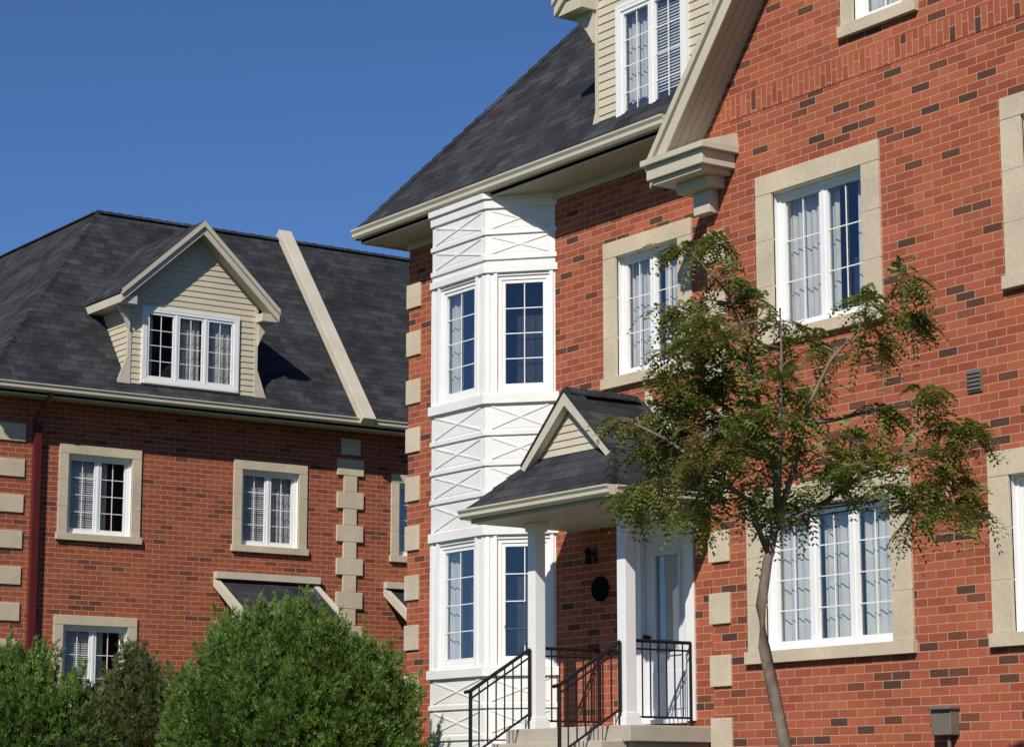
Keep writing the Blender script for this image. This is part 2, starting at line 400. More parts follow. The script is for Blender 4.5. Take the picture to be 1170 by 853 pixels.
# ---- gable roof
yf = 15.95; FK = Fr(0, yf, 1, 0)
r = MB()
for sg in (1, -1):
    e = xa - sg * (xa - ex)
    r.hexa([(e, yf - .03, ez - .06), (xa, yf - .03, az - .06), (xa, 22, az - .06), (e, 20, ez - .06),
            (e, yf - .03, ez + .02), (xa, yf - .03, az + .02), (xa, 22, az + .02), (e, 20, ez + .02)])
r.done("gable_roof", M_SH, TH)
s = MB(); t1 = MB()
for sg in (1, -1):
    def X(x): return xa + sg * (x - xa)
    P = [(ex, ez - .07), (xa, az - .07), (xa, az - .31), (ex, ez - .31)]
    t1.prism(FK, [(X(a), b) for a, b in P], -.03, .0)
    P = [(ex - .02, ez + .0), (xa, az + .03), (xa, az - .1), (ex - .02, ez - .12)]
    t1.prism(FK, [(X(a), b) for a, b in P], -.02, .045)
    for i in range(4):
        ya = yf + .03 + i * .107; yb = ya + .099
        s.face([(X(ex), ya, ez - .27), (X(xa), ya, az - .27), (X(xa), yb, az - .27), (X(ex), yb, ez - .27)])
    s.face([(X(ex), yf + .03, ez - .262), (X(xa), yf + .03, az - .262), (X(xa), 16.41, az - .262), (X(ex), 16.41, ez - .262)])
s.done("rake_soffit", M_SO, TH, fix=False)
for sg in (1, -1):
    def X(x): return xa + sg * (x - xa)
    def bx(x0, x1, *k):
        a, b = sorted((X(x0), X(x1))); t1.fbox(FK, a, b, *k)
    bx(ex - .02, -19.12, 8.44, 8.60, -.449, .03); bx(ex - .07, -19.05, 8.60, 8.67, -.449, .085); bx(ex + .04, -19.2, 8.38, 8.44, -.449, -.02)
    bx(-19.85, -19.3, 8.26, 8.38, -.449, -.2); bx(-19.70, -19.42, 8.0, 8.26, -.449, -.32)
t1.done("rake_and_cornice_return", M_TR, TH, bevel=.006)
r = MB(); r.hexa([(ex, 15.87, 8.672), (-19.06, 15.87, 8.672), (-19.06, 16.4, 8.675), (ex, 16.4, 8.675), (ex, 15.9, 8.68), (-19.08, 15.9, 8.68), (-19.08, 16.4, 8.84), (ex, 16.4, 8.84)])
r.done("return_cap", M_TR, TH)

# ---- dormer builder
def dormer(F, par, u0, u1, zb, ze_, apex_z, oh_u, oh_w, m, zr0, win, n, cols, rows, blind=False, curt=((0, .4), (.6, 1))):
    D = empty("dormer"); D.parent = par
    uc = (u0 + u1) / 2; k = (apex_z - ze_) / (uc - u0 + oh_u)
    zt = ze_ + k * oh_u
    poly = [(u0, zb), (u1, zb), (u1, zt), (uc, apex_z - .02), (u0, zt)]
    mb = MB(); siding_hole(mb, F, poly, win, 0)
    def back(z): return -(z - zr0) / m
    for sg, uu in ((1, u1), (-1, u0)):
        p = F(uu, 0, 0); FC = Fr(p.x, p.y, -F.n.x, -F.n.y) if sg > 0 else Fr(p.x, p.y, F.n.x, F.n.y)
        if sg > 0: pl = [(0, zb), (0, zt), (-back(zt) + .1, zt), (-back(zb), zb)]
        else: pl = [(0, zb), (0, zt), (back(zt) - .1, zt), (back(zb), zb)]
        siding(mb, FC, pl[::-1] if sg < 0 else pl, 0)
    mb.done("siding", M_SI, D, fix=False)
    t = MB()
    for uu in (u0, u1): t.fbox(F, uu - .05 if uu == u1 else uu - .012, uu + .012 if uu == u1 else uu + .05, zb, zt, -.06, .022)
    e0, e1 = u0 - oh_u, u1 + oh_u; r = MB(); s = MB()
    for sg in (1, -1):
        e = e0 if sg > 0 else e1
        bk = back(apex_z) - .2; be = back(ze_) - .2
        r.hexa([F(e, ze_ - .03, oh_w + .02), F(uc, apex_z - .03, oh_w + .02), F(uc, apex_z - .03, bk), F(e, ze_ - .03, be),
                F(e, ze_ + .035, oh_w + .02), F(uc, apex_z + .035, oh_w + .02), F(uc, apex_z + .035, bk), F(e, ze_ + .035, be)])
        t.prism(F, [(e, ze_ - .035), (uc, apex_z - .035), (uc, apex_z - .2), (e, ze_ - .2)], oh_w - .04, oh_w)
        t.prism(F, [(e, ze_ + .02), (uc, apex_z + .03), (uc, apex_z - .07), (e, ze_ - .07)], oh_w - .03, oh_w + .04)
        s.face([F(e, ze_ - .17, oh_w - .03), F(uc, apex_z - .17, oh_w - .03), F(uc, apex_z - .17, 0), F(e, ze_ - .17, 0)])
        a0, a1 = (e, e + oh_u + .03) if sg > 0 else (e - oh_u - .03, e)
        t.fbox(F, a0, a1, ze_ - .2, ze_ - .06, be + .2, oh_w - .045)
        c = u0 if sg > 0 else u1; q_ = -sg
        t.prism(F, [(c, ze_ - .2), (c + q_ * oh_u * .8, ze_ - .2), (c + q_ * oh_u * .62, ze_ - .3), (c + q_ * oh_u * .3, ze_ - .42), (c, ze_ - .62)], -.03, .06)
        t.prism(F, [(c, zb), (c + q_ * .24, zb - .1), (c + q_ * .02, zb + .5), (c, zb + .5)], -.02, .02)
    r.done("dormer_roof", M_SH, D); s.done("dormer_soffit", M_SO, D, fix=False); t.done("dormer_trim", M_TR, D)
    window(F, win, D, n, cols, rows, None, curt=curt, w=.045, rec=.0, deep=.5, blind=blind)
    t = MB(); a, b, c, d = win; x = .045
    t.fbox(F, a - x, a, c - x, d + x, -.02, .05); t.fbox(F, b, b + x, c - x, d + x, -.02, .05)
    t.fbox(F, a, b, d, d + x, -.02, .048); t.fbox(F, a, b, c - x, c, -.02, .065)
    t.done("window_casing", M_VI, D)
    return D
FD = Fr(0, 16.66, 1, 0)
dormer(FD, TH, -21.98, -19.76, 9.32, 11.32, 12.65, .48, .3, 1.25, 9.36 + 1.25 * (16.66 - 16.38), (-21.5, -20.24, 9.50, 11.0), 2, 2, 4,
       blind=(.5, 1.0), curt=((0, .45),))

# ---- bay
BAY = empty("bay_window"); BAY.parent = TH
ang = math.atan2(.6, .68)
def bay_off(w):
    k = w * math.tan(ang / 2); j = w / math.sin(ang)
    return [(-25.92 - j, 17.0), (-25.24 - k, 16.4 - w), (-24.01 + k, 16.4 - w), (-23.33 + j, 17.0)]
def bay_slab(mb, z0, z1, w):
    p = bay_off(w); i = len(mb.v); mb.v += [(x, y, z0) for x, y in p] + [(x, y, z1) for x, y in p]
    for k in range(4):
        j = (k + 1) % 4; mb.f.append((i + k, i + j, i + 4 + j, i + 4 + k))
    mb.f.append((i, i + 1, i + 2, i + 3)); mb.f.append((i + 4, i + 5, i + 6, i + 7))
zU = (6.64, 8.12); zD = (3.24, 4.78)
lw = math.hypot(.68, .6)
faces = [(Fr(-25.92, 17.0, .68, -.6), lw), (Fr(-25.24, 16.4, 1, 0), 1.23), (Fr(-24.01, 16.4, .68, .6), lw)]
boards = [(9.12, 9.20, .06), (9.0, 9.12, .03), (8.66, 8.72, .025), (8.33, 8.39, .025), (8.16, 8.25, .035), (6.48, 6.60, .05), (6.08, 6.14, .025), (5.70, 5.76, .025), (5.32, 5.38, .025), (4.83, 4.95, .04),
          (3.09, 3.20, .05), (2.70, 2.76, .025), (2.32, 2.38, .025), (1.94, 2.0, .025), (1.4, 1.62, .025)]
mb = MB()
for z0, z1, w in boards: bay_slab(mb, z0, z1, w)
mb.done("bay_boards", M_WH, BAY, bevel=.005)
body = MB(); pn = MB(); post = MB(); xs = MB()
for fi, (F, L) in enumerate(faces):
    a_, b_ = (.2, L - .2) if fi == 1 else ((.16, L - .07) if fi == 2 else (.07, L - .16))
    hs = [(a_, b_, zU[0], zU[1]), (a_, b_, zD[0], zD[1])]
    w_ = wall(F, [(0, 1.3), (L, 1.3), (L, 9.2), (0, 9.2)], hs)
    off = len(body.v); body.v += w_.v; body.f += [tuple(i + off for i in f) for f in w_.f]
    for h in hs:
        window(F, h, BAY, 1, 2, 4, None, curt=((0, .3),) if fi == 1 else ((.85, 1),), rec=.02, deep=.45)
        c = .045
        post.fbox(F, h[0] - c, h[0], h[2] - .04, h[3] + .04, 0, .02); post.fbox(F, h[1], h[1] + c, h[2] - .04, h[3] + .04, 0, .02)
    zs = sorted([(b[0], b[1]) for b in boards])
    for (a0, a1), (b0, b1) in zip(zs, zs[1:]):
        if b0 - a1 < .2 or b0 - a1 > .6: continue
        x0, x1, y0, y1 = .09, L - .09, a1 + .03, b0 - .03
        pn.fbox(F, x0, x1, y0, y1, 0, .004)
        # diagonal cross mouldings
        dl = math.hypot(x1 - x0, y1 - y0); hx, hy = (y1 - y0) / dl * .009, (x1 - x0) / dl * .009
        for (p, q_, ww) in (((x0, y0), (x1, y1), .015), ((x0, y1), (x1, y0), .0135)):
            sg = 1 if q_[1] > p[1] else -1
            xs.prism(F, [(p[0] + sg * hx, p[1] - hy), (q_[0] + sg * hx, q_[1] - hy), (q_[0] - sg * hx, q_[1] + hy), (p[0] - sg * hx, p[1] + hy)], .002, ww)
    for z0, z1 in (zU, zD):
        post.fbox(F, .012, .06, z0 - .03, z1 + .03, 0, .012)
        if fi < 2: post.fbox(F, L - .06, L - .012, z0 - .03, z1 + .03, 0, .012)
body.done("bay_walls", M_WH, BAY, fix=False); pn.done("bay_panels", M_WH, BAY); xs.done("bay_cross_mouldings", M_WH, BAY); post.done("bay_casings", M_VI, BAY)

# ---- door & entry
E = empty("front_door"); E.parent = TH
a, b, c, d = door
m = MB(); m.fbox(FL, a + .002, a + .09, c, d - .09, -.14, .02); m.fbox(FL, b - .09, b - .002, c, d - .09, -.14, .02); m.fbox(FL, a + .002, b - .002, d - .09, d - .002, -.14, .022)
m.fbox(FL, a + .09, b - .09, c - .02, c + .03, -.14, .05)
m.fbox(FL, a - .07, a - .001, c, d + .07, 0, .03); m.fbox(FL, b + .001, b + .07, c, d + .07, 0, .03); m.fbox(FL, a - .001, b + .001, d + .001, d + .07, 0, .031)
m.done("door_frame", M_VI, E, bevel=.004)
m = MB(); x0, x1, y0, y1 = a + .092, b - .092, c + .032, d - .092
gx0, gx1, gy0, gy1 = x0 + .18, x1 - .18, y0 + .75, y1 - .22
m.fbox(FL, x0, gx0, y0, y1, -.11, -.06); m.fbox(FL, gx1, x1, y0, y1, -.11, -.06); m.fbox(FL, gx0, gx1, y0, gy0, -.11, -.061); m.fbox(FL, gx0, gx1, gy1, y1, -.11, -.061)
m.fbox(FL, x0 + .12, x1 - .12, y0 + .12, y0 + .55, -.06, -.045)
m.fbox(FL, gx0 - .02, gx0 + .015, gy0 - .02, gy1 + .02, -.07, -.04); m.fbox(FL, gx1 - .015, gx1 + .02, gy0 - .02, gy1 + .02, -.07, -.04)
m.fbox(FL, gx0 + .015, gx1 - .015, gy0 - .02, gy0 + .015, -.07, -.041); m.fbox(FL, gx0 + .015, gx1 - .015, gy1 - .015, gy1 + .02, -.07, -.041)
m.done("door_leaf", M_DR, E, bevel=.005)
m = MB(); m.face([FL(gx0, gy0, -.08), FL(gx1, gy0, -.08), FL(gx1, gy1, -.08), FL(gx0, gy1, -.08)]); m.done("door_glass", M_GL, E, fix=False)
m = MB(); m.face([FL(gx0, gy0, -.105), FL(gx1, gy0, -.105), FL(gx1, gy1, -.105), FL(gx0, gy1, -.105)]); m.done("door_glass_lace", M_CU, E, fix=False)
m = MB(); m.tube([FL(x0 + .07, y0 + .95, -.06), FL(x0 + .07, y0 + .95, -.01)], .02); m.tube([FL(x0 + .07, y0 + .95, -.01), FL(x0 + .07, y0 + .95, .03)], .032, 10); m.done("door_knob", M_BLK, E)
m = MB(); cx, cz = -22.42, 4.08
m.prism(FL, [(cx + .16 * math.cos(t / 24 * 2 * math.pi), cz + .15 * math.sin(t / 24 * 2 * math.pi)) for t in range(24)], .0, .025)
m.done("house_number_plaque", plain("matt_black_enamel", (.004, .004, .004), .9, .1, 8., .05), TH)
m = MB(); lx, lz = -22.55, 4.5
m.fbox(FL, lx - .05, lx + .05, lz - .08, lz + .08, 0, .02); m.tube([FL(lx, lz, .02), FL(lx, lz + .03, .1)], .012); m.tube([FL(lx, lz + .02, .1), FL(lx, lz - .12, .1)], [.035, .055], 8); m.tube([FL(lx, lz + .08, .1), FL(lx, lz + .02, .1)], [.008, .07], 8)
m.done("wall_lantern", M_BLK, TH)
m = MB(); m.fbox(FM, -15.74, -15.55, 5.45, 5.67, 0, .02)
for i in range(5): m.fbox(FM, -15.73, -15.56, 5.47 + i * .04, 5.49 + i * .04, .02, .035)
m.done("wall_vent", M_GY, TH)
m = MB(); m.fbox(FM, -16.27, -16.01, 2.2, 2.46, 0, .12); m.fbox(FM, -16.29, -15.99, 2.44, 2.475, 0, .16); m.tube([FM(-16.1, 1.5, .05), FM(-16.1, 2.2, .05)], .02)
m.done("utility_box", M_GY, TH, bevel=.01)

# ---- porch
P = empty("porch"); P.parent = TH
LZ = 2.40
m = MB(); m.box(-22.72, -20.36, 15.82, 16.995, LZ - .18, LZ); m.box(-22.66, -20.42, 15.9, 16.99, 1.3, LZ - .18)
for i in range(1, 5): m.box(-22.6, -20.5, 15.82 - .29 * i, 15.9, 1.3, LZ - .17 * i)
m.done("landing_and_steps", M_CO, P, bevel=.012)
m = MB()
for cx in (-22.42, -20.70):
    cy = 16.05; h = .075
    m.box(cx - h, cx + h, cy - h, cy + h, LZ + .12, 4.70); m.box(cx - .11, cx + .11, cy - .11, cy + .11, LZ, LZ + .10); m.box(cx - .095, cx + .095, cy - .095, cy + .095, LZ + .10, LZ + .14)
    m.box(cx - .095, cx + .095, cy - .095, cy + .095, 4.70, 4.74); m.box(cx - .11, cx + .11, cy - .11, cy + .11, 4.74, 4.80)
m.done("porch_column", M_VI, P, bevel=.006)
pc = -21.52; ph = 1.38; py0 = 15.4; pz = 4.95; ps = .92; gy = 15.93; gh = .76; gz = pz + ps * (ph - gh); pa = pz + ps * ph
r = MB()
for sg in (1, -1):
    def X(x): return pc + sg * x
    r.face([(X(ph), py0, pz), (X(ph), 17, pz), (X(0), 17, pa), (X(0), gy, pa), (X(gh), gy, gz)])
    r.hexa([(X(gh + .1), gy - .14, gz - .1 * ps + .01), (X(0), gy - .14, pa + .01), (X(0), gy + .1, pa + .01), (X(gh + .1), gy + .1, gz - .1 * ps + .01),
            (X(gh + .1), gy - .14, gz - .1 * ps + .05), (X(0), gy - .14, pa + .05), (X(0), gy + .1, pa + .05), (X(gh + .1), gy + .1, gz - .1 * ps + .05)])
r.face([(pc - ph, py0, pz), (pc + ph, py0, pz), (pc + gh, gy, gz), (pc - gh, gy, gz)])
cap(r, (pc - ph, py0, pz), (pc - gh, gy, gz), .09, 0.01); cap(r, (pc + ph, py0, pz), (pc + gh, gy, gz), .09, .01); cap(r, (pc, gy - .1, pa + .03), (pc, 17, pa + .03), .1, .01)
r.done("porch_roof", M_SH, P)
FP = Fr(0, gy, 1, 0); m = MB(); siding(m, FP, [(pc - gh + .02, gz), (pc + gh - .02, gz), (pc, pa - .02)], .0, .085); m.done("porch_gable_siding", M_SI, P, fix=False)
t = MB()
for sg in (1, -1):
    Pq = [(pc - sg * (gh + .1), gz - .1 * ps + .01), (pc, pa + .01), (pc, pa - .15), (pc - sg * (gh + .1), gz - .1 * ps - .10)]
    t.prism(FP, Pq, .03, .13)
t.prism(Fr(0, 17, 1, 0), [(pc + .05, pa + .12), (pc + .62, pa - .40), (pc + .62, pa - .54), (pc + .05, pa - .02)], .0, .05)
FPe = Fr(0, py0 + .02, 1, 0)
t.extr(FPe, [(a, pz - .1 + b * .9) for a, b in GUT], pc - ph - .08, pc + ph + .08)
for sg in (1, -1):
    FS = Fr(pc + sg * (ph - .02), 0, 0, 1) if sg > 0 else Fr(pc - ph + .02, 0, 0, -1)
    u0, u1 = (py0 + .03, 16.99) if sg > 0 else (-16.99, -py0 - .03)
    t.extr(FS, [(a, pz - .1 + b * .9) for a, b in GUT], u0, u1)
t.done("porch_trim", M_TR, P)
m = MB(); m.box(pc - ph + .02, pc + ph - .02, py0 + .03, 16.99, pz - .15, pz - .09); m.done("porch_soffit", M_SO, P)
m = MB(); 
def bar(p, q, r=.012): m.tube([p, q], r, 6)
for cx in (-22.42, -20.70):
    y1, y0 = 15.95, 15.12; zt1, zt0 = 3.32, 2.82
    for dz, rr in ((0, .022), (-.09, .012), (-.74, .014)): bar((cx, y1, zt1 + dz), (cx, y0, zt0 + dz), rr)
    for i in range(8):
        k = i / 7; y = y1 + (y0 - y1) * k; zt = zt1 + (zt0 - zt1) * k
        bar((cx, y, zt), (cx, y, zt - .74 if 0 < i < 7 else zt - (.95 if i == 0 else 1.0)), .009 if 0 < i < 7 else .022)
    bar((cx, y0 + .0, zt0), (cx, y0 - .08, zt0 - .02), .022)
for cx, yA, yB in ((-20.70, 16.15, 16.96), (-22.42, 16.15, 16.96)):
    for z_, rr in ((3.34, .022), (3.25, .012), (2.50, .014)): bar((cx, yA, z_), (cx, yB, z_), rr)
    for i in range(8):
        y = yA + (yB - yA) * i / 7; bar((cx, y, 3.34), (cx, y, 2.5 if 0 < i < 7 else LZ), .009 if 0 < i < 7 else .02)
m.done("iron_railing", M_BLK, P)

# ================================================================== LEFT HOUSE
LH = empty("brick_townhouse")
XF = -36.6; FX = Fr(XF, 0, 0, 1); y0h, y1h = 15.15, 30.0; xb = -47.0
wl = [(16.44, 17.63, 6.02, 7.37), (19.77, 20.93, 6.02, 7.37), (23.06, 24.2, 6.02, 7.37), (16.44, 17.63, 3.12, 4.48), (25.5, 26.7, 6.02, 7.37), (24.2, 25.4, 3.12, 4.48)]
wall(FX, [(y0h, 1.2), (y1h, 1.2), (y1h, 8.3), (y0h, 8.3)], wl).done("front_wall", M_BL, LH, fix=False)
for i, o in enumerate(wl): window(FX, o, LH, 2, 2, 4 if i != 3 else 3, (.17, .16, .12), curt=((.0, .08), (.55, .7)) if i != 1 else ((.52, .98),), blind=(0, .5))
m = MB()
m.face([(XF, y0h, 1.2), (xb, y0h, 1.2), (xb, y0h, 8.3), (XF, y0h, 8.3)]); m.face([(xb, y0h, 1.2), (xb, y1h, 1.2), (xb, y1h, 8.3), (xb, y0h, 8.3)]); m.face([(xb, y1h, 1.2), (XF, y1h, 1.2), (XF, y1h, 8.3), (xb, y1h, 8.3)])
m.done("side_walls", M_BL, LH, fix=False)
pz_ = 8.42; pm = 1.275; rn = 3.1; tz = pz_ + pm * rn; a0, a1, b0, b1 = -36.1, -47.5, 14.68, 30.47
r = MB()
o_ = [(a0, b0), (a0, b1), (a1, b1), (a1, b0)]; i_ = [(a0 - rn, b0 + rn + .25), (a0 - rn, b1 - rn), (a1 + rn, b1 - rn), (a1 + rn, b0 + rn + .25)]
for k in range(4):
    j = (k + 1) % 4; r.face([(*o_[k], pz_), (*o_[j], pz_), (*i_[j], tz), (*i_[k], tz)])
r.face([(*p, tz) for p in i_]); r.done("roof", M_SH, LH)
r = MB(); cap(r, (*o_[0], pz_), (*i_[0], tz), .08, -.02); cap(r, (*i_[0], tz), (*i_[1], tz), .1, -.01); cap(r, (*i_[3], tz), (*i_[0], tz), .1, -.01); r.done("hip_caps", M_SH, LH)
m = MB(); m.box(XF, a0 - .02, b0 + .02, b1, 8.24, 8.28); m.box(a1, XF, b0 + .02, y0h, 8.24, 8.28); m.done("soffit", M_SO, LH)
t = MB(); FG2 = Fr(a0 - .02, 0, 0, 1); t.extr(FG2, [(a, 8.285 + b) for a, b in GUT], b0 - .1, b1); t.fbox(FG2, b0, b1, 8.22, 8.40, -.02, 0)
FG3 = Fr(0, b0 + .02, 1, 0); t.extr(FG3, [(a, 8.285 + b) for a, b in GUT], a1, a0 - .02); t.fbox(FG3, a1, a0 - .03, 8.22, 8.40, -.02, 0)
t.done("gutter", M_TR, LH)
m = MB(); yp0, yp1 = 21.84, 22.12; nn = V((pm, 0, 1)).normalized()
pA, pB = V((a0 + .1, 0, pz_ - .13)), V((a0 - rn - .05, 0, tz + .07))
m.hexa([(pA.x, yp0, pA.z), (pA.x, yp1, pA.z), (pB.x, yp1, pB.z), (pB.x, yp0, pB.z)] + [tuple(V(q_) + nn * .16) for q_ in ((pA.x, yp0, pA.z), (pA.x, yp1, pA.z), (pB.x, yp1, pB.z), (pB.x, yp0, pB.z))])
m.done("firewall_coping", M_TR, LH, bevel=.01)
q = MB(); z = 7.80
while z > 1.6: q.fbox(FX, y0h - .03, y0h + .5, z - .3, z, -.3, .03); z -= .6
z = 7.72; k = 0
q.fbox(FX, 21.80, 22.2, 7.8, 8.10, 0, .05)
while z > 1.6:
    if k % 2 == 0: q.fbox(FX, 21.72, 22.28, z - .3, z, 0, .045)
    else: q.fbox(FX, 21.86, 22.14, z - .3, z, 0, .04)
    k += 1; z -= .303
q.done("quoins", M_ST, LH, bevel=.008)
m = MB(); m.tube([(XF + .52, 15.86, 8.3), (XF + .45, 15.86, 8.2), (XF + .1, 15.84, 7.95), (XF + .07, 15.84, 7.8)], .05, 8); m.fbox(FX, 15.78, 15.90, 1.6, 7.86, .02, .12)
m.done("downspout", M_DS, LH)
FD2 = Fr(-36.28, 0, 0, 1)
dormer(FD2, LH, 17.33, 19.84, 8.6, 10.17, 11.57, .29, .3, pm, pz_ + pm * .18, (17.62, 19.42, 8.70, 9.97), 3, 2, 4, blind=False, curt=((0, .12), (.36, .62), (.68, .98)))
for ys, ye in ((19.25, 21.35), (22.75, 24.9)):
    m = MB(); m.hexa([(XF, ys + .1, 5.30), (XF, ye - .1, 5.30), (XF + 1.0, ye - .1, 4.65), (XF + 1.0, ys + .1, 4.65), (XF, ys + .1, 5.38), (XF, ye - .1, 5.38), (XF + 1.0, ye - .1, 4.73), (XF + 1.0, ys + .1, 4.73)])
    m.done("canopy_roof", M_SH, LH)
    t = MB(); t.fbox(FX, ys, ye, 5.40, 5.52, 0, .12)
    for yy in (ys, ye - .1): t.hexa([(XF, yy, 5.27), (XF, yy + .1, 5.27), (XF + 1.05, yy + .1, 4.59), (XF + 1.05, yy, 4.59), (XF, yy, 5.41), (XF, yy + .1, 5.41), (XF + 1.05, yy + .1, 4.76), (XF + 1.05, yy, 4.76)])
    t.box(XF + 1.0, XF + 1.06, ys + .1, ye - .1, 4.6, 4.74); t.done("canopy_trim", M_TR, LH)

# ================================================================== TREE
def rnd(a, b): return random.uniform(a, b)
T = empty("locust_tree")
TB = V((-13.58, 11.98, 0)); RR = V((.5736, .8192, 0)); DD = V((-.8192, .5736, 0))
def tp(u, z, d=0): return TB + RR * u + DD * d + V((0, 0, z))
wood = MB()
trunk = [tp(.12, 1.4), tp(.08, 1.7, 0), tp(.04, 2.05, .02), tp(-.03, 2.4, .02), tp(-.10, 2.75, 0), tp(-.12, 3.05, -.02), tp(-.06, 3.4, 0), tp(.02, 3.72, .02)]
wood.tube(trunk, [.066, .054, .051, .048, .046, .042, .037, .030], 10)
limbs = [
    [(.02, 3.72, .02), (.0, 4.1, .05), (-.1, 4.6, .05), (-.22, 5.1, .02), (-.35, 5.5, 0), (-.6, 5.82, -.05)],
    [(.02, 3.72, .02), (.14, 4.1, -.05), (.3, 4.6, -.1), (.45, 4.95, -.1), (.75, 5.25, -.05), (1.02, 5.5, 0)],
    [(-.05, 3.45, 0), (-.25, 3.85, -.2), (-.55, 4.1, -.3), (-.85, 4.3, -.35), (-1.08, 4.42, -.3)],
    [(.02, 3.65, 0), (.4, 3.85, .15), (.8, 4.15, .2), (1.15, 4.3, .2), (1.5, 4.28, .2)],
    [(-.02, 4.2, .05), (-.3, 4.6, .3), (-.6, 4.9, .4), (-.75, 5.1, .4)],
    [(.02, 3.75, 0), (.0, 4.3, -.3), (.0, 4.9, -.45), (.05, 5.3, -.4)],
    [(.25, 4.45, -.1), (.55, 4.55, .3), (.85, 4.65, .5), (1.1, 4.7, .5)]]
lp = []
for L in limbs:
    n = len(L); pts = [tp(p[0] + rnd(-.03, .03) * (i > 0), p[1], p[2]) for i, p in enumerate(L)]; wood.tube(pts, [.022 * (1 - .8 * i / (n - 1)) + .003 for i in range(n)], 7)
    for a, b in zip(pts, pts[1:]):
        for k in range(5): lp.append(a.lerp(b, k / 5))
cl = [(-.62, 5.86, .2), (-.28, 5.72, .22), (-.42, 5.83, .14), (-.08, 5.48, .2), (.15, 5.36, .16), (-.68, 5.41, .22), (-.35, 5.15, .3), (-.75, 5.01, .26), (-.55, 4.74, .34), (-.2, 4.95, .26), (-1.09, 4.45, .22), (-.82, 4.2, .3), (-.5, 4.35, .32),
      (-.2, 4.55, .3), (-1.0, 3.9, .24), (-.65, 3.72, .24), (-.38, 3.94, .28), (-.08, 4.14, .3), (.14, 4.4, .26), (.35, 5.1, .18), (.69, 5.32, .24), (1.0, 5.56, .14), (1.06, 5.35, .2), (.76, 5.05, .2), (.3, 4.72, .24), (.6, 4.34, .3),
      (.82, 4.6, .26), (1.1, 4.66, .16), (1.33, 4.4, .26), (1.50, 4.34, .18), (1.46, 4.04, .22), (1.3, 3.8, .24), (1.03, 3.74, .22), (.79, 3.94, .28), (.45, 3.94, .28), (.15, 3.9, .26), (1.52, 3.85, .1), (-.75, 4.5, .24), (-.9, 4.0, .22), (.05, 3.75, .15), (1.05, 4.2, .24), (-.45, 5.45, .2), (.5, 4.05, .22),
      (-.6, 5.15, .28), (-.4, 4.6, .28), (-.7, 4.35, .26), (-.3, 4.2, .28), (-.5, 5.0, .28), (1.2, 4.05, .22), (.0, 4.45, .26), (-.55, 4.1, .26), (-.35, 4.85, .26), (-.65, 4.6, .26), (-.15, 4.35, .24), (.35, 4.2, .22), (-.8, 4.8, .2), (.0, 4.75, .18)]
lf = MB()
def frond(p, d, L):
    d = d.normalized(); side = d.cross(V((rnd(-.5, .5), rnd(-.5, .5), 1))).normalized(); up = side.cross(d)
    n = int(L / .024)
    for i in range(1, n + 1):
        k = i / n; c = p + d * L * k - V((0, 0, 1)) * L * .75 * k * k
        ll = .058 * (1 - .55 * abs(k - .45)); w = .013
        for sg in (1, -1):
            e = (side * sg + d * .45 + up * rnd(-.35, .15) + V((0, 0, -.2))).normalized() * ll; q_ = d * w
            i0 = len(lf.v); lf.v += [tuple(c), tuple(c + e * .5 + q_), tuple(c + e), tuple(c + e * .5 - q_)]; lf.f.append((i0, i0 + 1, i0 + 2, i0 + 3))
for u, z, s_ in cl:
    c = tp(u, z, rnd(-.5, .5) * (1 if abs(u) < .9 else .6))
    near = min(lp, key=lambda q: (q - c).length + max(0, q.z - c.z) * 2)
    mid = near.lerp(c, .5) + V((0, 0, .05)); wood.tube([near, mid, c], [.009, .007, .004], 5)
    side = (RR * (1 if u > 0 else -1) * min(1, abs(u)) * (1 if abs(u) < 1.2 else .4) + V((rnd(-.4, .4), rnd(-.4, .4), 0)))
    for k in range(int(6 + s_ * 24)):
        dv = V((rnd(-1, 1), rnd(-1, 1), rnd(-.5, .5))) + side * .4; dv = dv.normalized() * s_ * rnd(.3, 1.35)
        e = c + dv + V((0, 0, -.12 * dv.length)); wood.tube([c, c.lerp(e, .5) + V((0, 0, .02)), e], [.003, .0025, .0015], 4)
        for j in range(6):
            pp = c.lerp(e, rnd(.25, 1.0)); out_ = V((rnd(-1, 1), rnd(-1, 1), rnd(-.35, .35))) + dv.normalized() * .8
            frond(pp, out_, rnd(.09, .20))
wood.done("trunk_and_branches", M_BK, T, smooth=True); lf.done("leaves", M_LF, T, fix=False)

